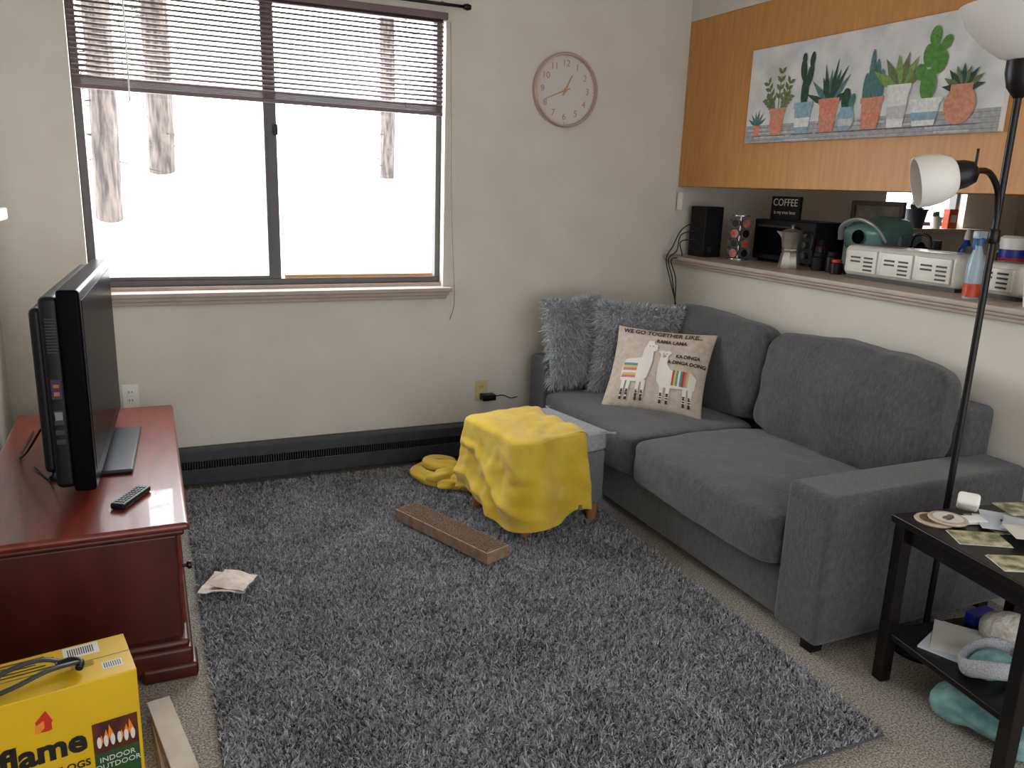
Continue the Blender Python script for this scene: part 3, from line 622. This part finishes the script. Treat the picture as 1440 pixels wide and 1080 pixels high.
for i,(dx,dy) in enumerate([(0,0),(.03,-.022)]):
    lathe('coaster',[(.053,0),(.056,.004),(.053,.008)],m_cork,g,M=Matrix.Translation((2.118+dx,1.528+dy,.5605+i*.009))); lathe('coaster_face',[(0,.0084),(.042,.0084)],m_coal if i==0 else m_pwh,g,M=Matrix.Translation((2.118+dx,1.528+dy,.5605+i*.009)),cap=False)
A=Art(); A.ell(0,0,.022,.012,m_coal); A.ell(.02,.008,.010,.009,m_card); A.ell(-.012,-.012,.012,.004,m_pgr); A.build('coaster_motif',g,M=Matrix.Translation((2.148,1.506,.5785)))
g=grp('white_gadget',(2.22,1.53,.58)); box('body',(-.055,-.03,.0),(.055,.03,.04),m_white,g,M=rz((2.24,1.515,.592),35)@Matrix.Rotation(.5,4,'Y'),bevel=.01); box('clip',(-.04,-.024,.0),(.04,.024,.014),m_white,g,M=rz((2.222,1.483,.561),-20),bevel=.005)
m_env=mat('envelope',S(194,199,208),S(210,214,220),scale=5,rough=.6); m_navy=mat('navy_print',S(36,44,84),rough=.6); m_leafp=mat('leaflet_print',S(104,108,70),S(208,196,170),scale=28,rough=.5)
g=grp('mail_stack',(2.38,1.40,.56))
for i,(x,y,w,d,a,m) in enumerate([(2.35,1.43,.24,.15,-15,m_leafp),(2.36,1.40,.25,.13,-50,m_env),(2.32,1.40,.23,.11,-38,m_env),(2.42,1.36,.2,.12,10,m_env),(2.33,1.34,.2,.12,-60,m_env),(2.44,1.46,.16,.1,-20,m_leafp),(2.28,1.31,.17,.10,-35,m_pwh)]):
    box('envelope',(-w/2,-d/2,0),(w/2,d/2,.003),m,g,M=rz((x,y,.561+i*.004),a))
box('envelope_stripe',(-.09,-.012,0),(.09,.0,.001),m_navy,g,M=rz((2.36,1.38,.5725),-50))
for nm,x,y,a in [('a',2.13,1.39,-30),('b',2.09,1.235,-25)]:
    g=grp('leaflet',(x,y,.56)); box('sheet',(-.07,-.045,0),(.07,.045,.004),m_leafp,g,M=rz((x,y,.5615),a)); box('sheet_border',(-.073,-.048,-.0005),(.073,.048,.0005),m_pwh,g,M=rz((x,y,.5615),a))
g=grp('paper_stack',(2.2,1.42,.18)); box('sheet',(-.11,-.08,0),(.11,.08,.006),m_env,g,M=rz((2.20,1.44,.176),20)); box('sheet_top',(-.1,-.07,0),(.1,.07,.002),m_pwh,g,M=rz((2.21,1.45,.183),35))
g=grp('knit_headband',(2.13,1.30,.2)); m_knit=mat('gray_knit',S(150,150,154),S(176,176,180),scale=200,rough=.95,bump=.6); m_teal=mat('teal_cloth',S(84,126,126),S(130,168,166),scale=18,rough=.9,bump=.5)
pts=[(2.15+.095*math.cos(a),1.30+.06*math.sin(a),.215+.012*math.sin(2*a)) for a in [i*math.pi/6 for i in range(13)]]
tube('band',pts,.010,m_knit,g,flat=2.6)
cushion('lining',(2.15,1.30,.20),(.15,.10,.03),m_teal,g,n=3,wr=.008,cuts=12)
g=grp('folded_teal_cloth',(2.2,1.25,.05)); cushion('cloth',(2.19,1.27,.05),(.30,.32,.08),m_teal,g,n=4,wr=.028,cuts=24); 
g=grp('sheepskin_slipper',(2.28,1.44,.22)); m_slp=mat('sheepskin',S(186,178,166),S(214,208,198),scale=50,rough=.95,bump=.8); cushion('slipper',(2.36,1.38,.215),(.09,.19,.07),m_slp,g,n=3,wr=.008,cuts=14,rot=(0,0,30))
g=grp('blue_marker_case',(2.40,1.5,.2)); m_blue=mat('cobalt',S(30,44,150),rough=.4); box('case',(2.34,1.49,.176),(2.44,1.53,.22),m_blue,g,bevel=.008)
# ---------------------------------------------------------------- ledge items
T=1.1355
g=grp('wifi_router',(3.03,3.95,T)); box('body',(2.97,3.875,T),(3.10,4.02,T+.29),m_mblack,g,bevel=.006); boxes('grille',[((2.968,3.89,T+.03+i*.012),(2.971,4.005,T+.034+i*.012)) for i in range(20)],m_black,g)
box('label',(3.0,3.8735,T+.03),(3.03,3.876,T+.06),m_port,g)
g=grp('power_cord',(2.9,4.0,.9))
for k_,off in enumerate((0,.03,.07)):
    tube('cord',[(2.985,3.99-.02*k_,T+.2-.05*k_),(2.90,4.0,T+.15-off),(2.86+.01*k_,4.02-off,T+.05-off*.7),(2.80-off*.2,3.99-off,T-.02),(2.83+off*.3,3.98-off*.4,1.0),(2.885-.02*k_,3.96-off*.5,.82),(2.895,3.97-off*.3,.78)],.0035,m_cord,g)
box('wall_socket_above',(2.895,4.02,1.40),(2.905,4.06,1.50),m_white,g)
g=grp('coffee_pod_carousel',(3.1,3.72,T)); lathe('spindle',[(.06,0),(.06,.01),(.008,.014),(.008,.24),(.05,.245),(.05,.25)],m_steel,g,M=Matrix.Translation((3.1,3.72,T)),seg=24)
m_pod=mat('pod_lid',S(190,64,46),S(214,140,108),scale=30,rough=.4); m_podw=mat('pod_cup',S(130,128,124),rough=.5)
for j in range(4):
    for i in range(6):
        a=i*math.pi/3+.4; PM=Matrix.Translation((3.1+.04*math.cos(a),3.72+.04*math.sin(a),T+.04+j*.055))@V((math.cos(a),math.sin(a),0)).to_track_quat('Z','Y').to_matrix().to_4x4()
        lathe('pod',[(.018,-.012),(.023,.02),(.025,.022)],m_podw,g,M=PM,seg=14)
        lathe('pod_lid',[(0,.0225),(.022,.0225)],m_pod if (i+j)%2 else m_black,g,M=PM,seg=14,cap=False)
g=grp('toaster_oven',(3.33,3.48,T)); box('body',(3.2,3.25,T+.012),(3.5,3.72,T+.235),m_mblack,g,bevel=.01); box('door_glass',(3.195,3.35,T+.04),(3.202,3.69,T+.20),m_gl,g,bevel=.003)
tube('handle',[(3.18,3.38,T+.20),(3.175,3.5,T+.20),(3.18,3.66,T+.20)],.007,m_strap,g)
for i in range(3): lathe('knob',[(.018,0),(.016,.02),(0,.021)],m_strap,g,M=frame((3.2,3.30,T+.06+i*.055),(0,-1,0),(0,0,1)),seg=20)
boxes('feet',[((x,y,T),(x+.03,y+.03,T+.014)) for x in (3.22,3.45) for y in (3.28,3.66)],m_black,g)
g=grp('coffee_sign',(3.29,3.58,1.43)); box('board',(3.285,3.47,T+.2355),(3.305,3.695,1.498),m_mblack,g,bevel=.002)
Mq=frame((3.2845,3.5825,1.435),(0,-1,0),(0,0,1)); text('lettering','COFFEE',.056,m_pwh,g,M=Mq@Matrix.Translation((0,.028,.0005))); text('lettering','is my true love',.028,m_pwh,g,M=Mq@Matrix.Translation((0,-.025,.0005)))
g=grp('moka_pot',(3.03,3.23,T)); Mm=Matrix.Translation((3.03,3.23,T)); m_alu=mat('aluminium',S(186,182,176),rough=.3,metal=.85)
lathe('boiler',[(.052,0),(.055,.01),(.045,.075),(.040,.085),(.044,.09),(.044,.1)],m_alu,g,M=Mm,seg=8)
lathe('upper_chamber',[(.040,.1),(.044,.11),(.056,.185),(.058,.187),(.03,.20),(.006,.205),(.006,.215),(.01,.22),(0,.225)],m_alu,g,M=Mm,seg=8)
tube('handle',[(3.06,3.185,T+.185),(3.075,3.15,T+.19),(3.08,3.135,T+.16),(3.078,3.14,T+.10)],.007,m_black,g)
mk('spout',[(2.98,3.26,T+.185),(3.0,3.235,T+.185),(3.005,3.265,T+.185),(2.965,3.275,T+.19),(3.0,3.25,T+.14)],[(0,1,4),(1,2,4),(2,3,4),(3,0,4),(0,3,2,1)],m_alu,g)
m_glassb=mat('amber_jar',S(70,40,22),rough=.2); m_lidr=mat('jar_lid',S(120,110,100),rough=.4)
for x,y,hh,r,m,l in [(3.13,3.13,.09,.033,m_mblack,m_mblack),(3.14,3.05,.1,.03,m_espresso,m_mblack),(3.09,2.97,.07,.028,m_espresso,m_pred),(3.16,2.95,.13,.026,m_glassb,m_lidr),(3.19,3.19,.15,.024,m_glassb,m_mblack),(3.43,2.52,.17,.03,m_glassb,m_lidr),(3.36,2.44,.14,.035,m_mblack,m_lidr),(3.30,2.60,.19,.026,m_espresso,m_mblack),(3.46,2.38,.20,.03,m_glassb,m_mblack)]:
    g=grp('spice_jar',(x,y,T)); lathe('jar',[(r,0),(r*1.05,.01),(r*1.05,hh*.75),(r*.8,hh*.82)],m,g,M=Matrix.Translation((x,y,T)),seg=24); lathe('lid',[(r*.85,hh*.8),(r*.85,hh),(0,hh+.002)],l,g,M=Matrix.Translation((x,y,T)),seg=24)
g=grp('coffee_maker',(3.36,2.99,T)); m_kg=mat('mint_gray_plastic',S(104,140,134),rough=.35); m_sil=mat('silver_plastic',S(170,178,178),rough=.3,metal=.3)
boxes('tower',[((3.36,2.85,T),(3.52,3.14,T+.2)),((3.25,2.88,T),(3.38,3.11,T+.03))],m_kg,g,bevel=.015)
box('water_tank',(3.34,3.13,T+.02),(3.50,3.19,T+.24),m_sil,g,bevel=.015)
cushion('brew_head',(0,0,0),(.25,.27,.12),m_kg,g,n=5,wr=0,M=Matrix.Translation((3.37,2.995,T+.19))@Matrix.Rotation(math.radians(-12),4,'Y'))
tube('lid_handle',[(3.27,3.14,T+.16),(3.235,3.10,T+.23),(3.225,2.995,T+.265),(3.235,2.89,T+.23),(3.27,2.85,T+.16)],.014,m_sil,g,flat=.6)
lathe('display',[(.035,0),(.033,.008),(0,.009)],m_scr,g,M=frame((3.235,2.995,T+.18),(0,-1,0),(0,0,1)),seg=24)
g=grp('black_kettle',(3.35,2.72,T)); Mk=Matrix.Translation((3.36,2.73,T)); lathe('body',[(.06,0),(.07,.02),(.07,.08),(.05,.14),(.02,.155),(.012,.17),(0,.175)],m_gl,g,M=Mk); tube('handle',[(3.36,2.67,T+.12),(3.36,2.69,T+.2),(3.36,2.77,T+.2),(3.36,2.79,T+.12)],.007,m_black,g)
m_tst=mat('toaster_enamel',S(206,203,193),S(214,211,202),scale=10,rough=.3,coat=.3); m_slot=mat('slot_dark',S(50,48,44),rough=.5)
def toaster(y0,y1,x0,x1,h_,npan):
    g=grp('toaster',((x0+x1)/2,(y0+y1)/2,T))
    box('shell',(x0,y0,T+.012),(x1,y1,T+h_),m_tst,g,bevel=.03,seg=6)
    boxes('base_rail',[((x0+.01,y0+.02,T),(x1-.01,y1-.02,T+.016))],m_slot,g)
    boxes('bread_slots',[((x0+.05,y0+.06,T+h_-.004),(x0+.075,y1-.06,T+h_+.001)),((x1-.08,y0+.06,T+h_-.004),(x1-.055,y1-.06,T+h_+.001))],m_slot,g)
    w=(y1-y0-.05)/npan; sl=[];pan=[]
    for i in range(npan):
        a=y0+.025+i*w+.012; b_=a+w-.024
        pan+= [((x0-.008,a,T+.03),(x0+.002,b_,T+h_-.02))]
        for r_ in range(4): sl.append(((x0-.0105,a+.02,T+.042+r_*.018),(x0-.0075,a+(b_-a)*.42,T+.050+r_*.018)))
        for r_ in range(2): sl.append(((x0-.0105,a+(b_-a)*.55,T+.078+r_*.018),(x0-.0075,b_-.02,T+.086+r_*.018)))
    boxes('side_panels',pan,m_tst,g,bevel=.01,seg=4); boxes('louvres',sl,m_slot,g)
    for i in range(2): box('foot',(x0+.02,y0+.03+i*(y1-y0-.1),T),(x0+.05,y0+.06+i*(y1-y0-.1),T+.013),m_black,g)
    box('lever',(x0+.06,y0-.012,T+h_*.55),(x0+.09,y0+.003,T+h_*.62),m_black,g,bevel=.003)
toaster(2.25,2.87,3.02,3.22,.155,3); toaster(1.99,2.22,3.03,3.22,.14,1)
g=grp('spray_bottle',(2.93,2.125,T)); Mz=Matrix.Translation((2.925,2.12,T)); m_or=mat('orange_label',S(205,88,40),S(190,58,32),scale=30,rough=.4); m_clr=mat('frost_bottle',S(160,178,190),rough=.25); m_bt=mat('trigger_blue',S(60,100,150),rough=.4)
lathe('body',[(.029,0),(.031,.004),(.031,.10),(.03,.13),(.022,.17),(.013,.20),(.013,.21)],m_clr,g,M=Mz,seg=32); lathe('label',[(.0315,.008),(.0315,.06)],m_or,g,M=Mz,cap=False,seg=32)
lathe('collar',[(.017,.205),(.017,.23),(.012,.235)],m_bt,g,M=Mz,seg=20); box('trigger_head',(2.895,2.108,T+.23),(2.955,2.132,T+.26),m_clr,g,bevel=.006); tube('trigger',[(2.905,2.12,T+.235),(2.895,2.12,T+.215),(2.90,2.12,T+.19)],.005,m_bt,g)
g=grp('wipes_canister',(3.32,2.23,T)); Mz=Matrix.Translation((3.32,2.25,T)); lathe('body',[(.05,0),(.05,.2)],m_white,g,M=Mz); lathe('label',[(.0505,.09),(.0505,.18)],m_blue,g,M=Mz,cap=False); lathe('label_band',[(.051,.12),(.051,.145)],m_pred,g,M=Mz,cap=False); lathe('lid',[(.052,.195),(.052,.225),(.04,.235),(0,.237)],m_white,g,M=Mz)
g=grp('dish_soap_bottle',(3.4,2.58,T)); Mz=Matrix.Translation((3.50,2.60,T)); m_soap=mat('blue_soap',S(34,80,180),rough=.15); lathe('bottle',[(.032,0),(.034,.01),(.034,.14),(.015,.18),(.012,.2)],m_soap,g,M=Mz); lathe('cap',[(.014,.195),(.012,.225),(.004,.245),(0,.246)],m_white,g,M=Mz,seg=20)
g=grp('white_cup',(2.93,1.885,T)); lathe('cup',[(.0,0),(.03,0),(.042,.10),(.039,.10),(.028,.006),(0,.005)],m_white,g,M=Matrix.Translation((2.93,1.875,T)),cap=False)
g=grp('wooden_picture_frame',(3.54,3.25,1.3)); m_fr=mat('dark_walnut',S(60,50,42),S(84,70,56),scale=20,rough=.5); m_pho=mat('photo_sepia',S(96,88,76),S(134,126,108),scale=12,rough=.6)
boxes('frame',[((3.55,3.02,T+.1),(3.57,3.36,T+.125)),((3.55,3.02,T+.33),(3.57,3.36,T+.355)),((3.55,3.02,T+.125),(3.57,3.045,T+.33)),((3.55,3.335,T+.125),(3.57,3.36,T+.33))],m_fr,g); box('picture',(3.56,3.04,T+.12),(3.568,3.34,T+.34),m_pho,g)
boxes('stand',[((3.55,3.07,T),(3.57,3.10,T+.11)),((3.55,3.28,T),(3.57,3.31,T+.11))],m_fr,g)
m_leafg=mat('plant_leaf',S(44,84,40),S(90,130,60),scale=30,rough=.6); m_potd=mat('dark_pot',S(50,52,60),rough=.5)
def plant(name,x,y,z,r,h_,m,n,l):
    g=grp(name,(x,y,z)); lathe('pot',[(r*.75,0),(r,h_),(r*1.08,h_),(r*1.08,h_+.01),(r*.9,h_+.01),(r*.85,h_-.01)],m,g,M=Matrix.Translation((x,y,z)),seg=28)
    vs=[];fs=[]
    for i in range(n):
        a=random.uniform(0,6.28); e=random.uniform(.3,1.3); L_=l*random.uniform(.6,1); d=V((math.cos(a)*math.cos(e),math.sin(a)*math.cos(e)*.5,math.sin(e))); s_=d.cross(V((0,0,1))).normalized()*L_*.16
        b_=V((x,y,z+h_)); k=len(vs); vs+=[b_,b_+d*L_*.5+s_,b_+d*L_-V((0,0,L_*.2)),b_+d*L_*.5-s_]; fs.append((k,k+1,k+2,k+3))
    mk('leaves',vs,fs,m_leafg,g)
plant('potted_succulent',4.86,4.03,1.315,.075,.12,m_potd,60,.10); plant('potted_herb',5.06,4.02,1.315,.04,.07,m_white,40,.08)
plant('potted_orchid',4.66,4.02,1.315,.045,.07,m_white,40,.10)
g=grp('baking_soda_box',(5.2,4.03,1.315)); box('carton',(5.16,4.0,1.315),(5.25,4.05,1.45),m_or,g,bevel=.002); box('label',(5.175,3.998,1.36),(5.235,4.0,1.41),m_pwh,g)
# ---------------------------------------------------------------- light
w=bpy.data.worlds.new('world'); SC.world=w; w.use_nodes=True; nt=w.node_tree; N=nt.nodes; L=nt.links
tc=N.new('ShaderNodeTexCoord'); sp=N.new('ShaderNodeSeparateXYZ'); mr=N.new('ShaderNodeMapRange'); L.new(tc.outputs['Generated'],sp.inputs[0]); L.new(sp.outputs[1],mr.inputs[0])
mr.inputs[1].default_value=-.1; mr.inputs[2].default_value=.15; mr.inputs[3].default_value=1.3; mr.inputs[4].default_value=7.5
L.new(mr.outputs[0],N['Background'].inputs[1]); N['Background'].inputs[0].default_value=(.955,.98,1,1)
for nm,x,y,z,sx,sy in [('portal_window',.6,4.3,1.65,1.7,1.36),('portal_kitchen',5.02,4.3,1.66,.8,.7)]:
    l=bpy.data.lights.new(nm,'AREA'); l.shape='RECTANGLE'; l.size=sx; l.size_y=sy; l.cycles.is_portal=True
    o=bpy.data.objects.new(nm,l); COL.objects.link(o); o.location=(x,y,z); o.rotation_euler=(math.radians(-90),0,0)
l=bpy.data.lights.new('portal_rear','AREA'); l.shape='RECTANGLE'; l.size=6.6; l.size_y=2.7; l.cycles.is_portal=True
o=bpy.data.objects.new('portal_rear',l); COL.objects.link(o); o.location=(2.7,-1.6,1.37); o.rotation_euler=(math.radians(90),0,0)
SC.view_settings.view_transform='Standard'; SC.view_settings.look='None'; SC.view_settings.exposure=.85
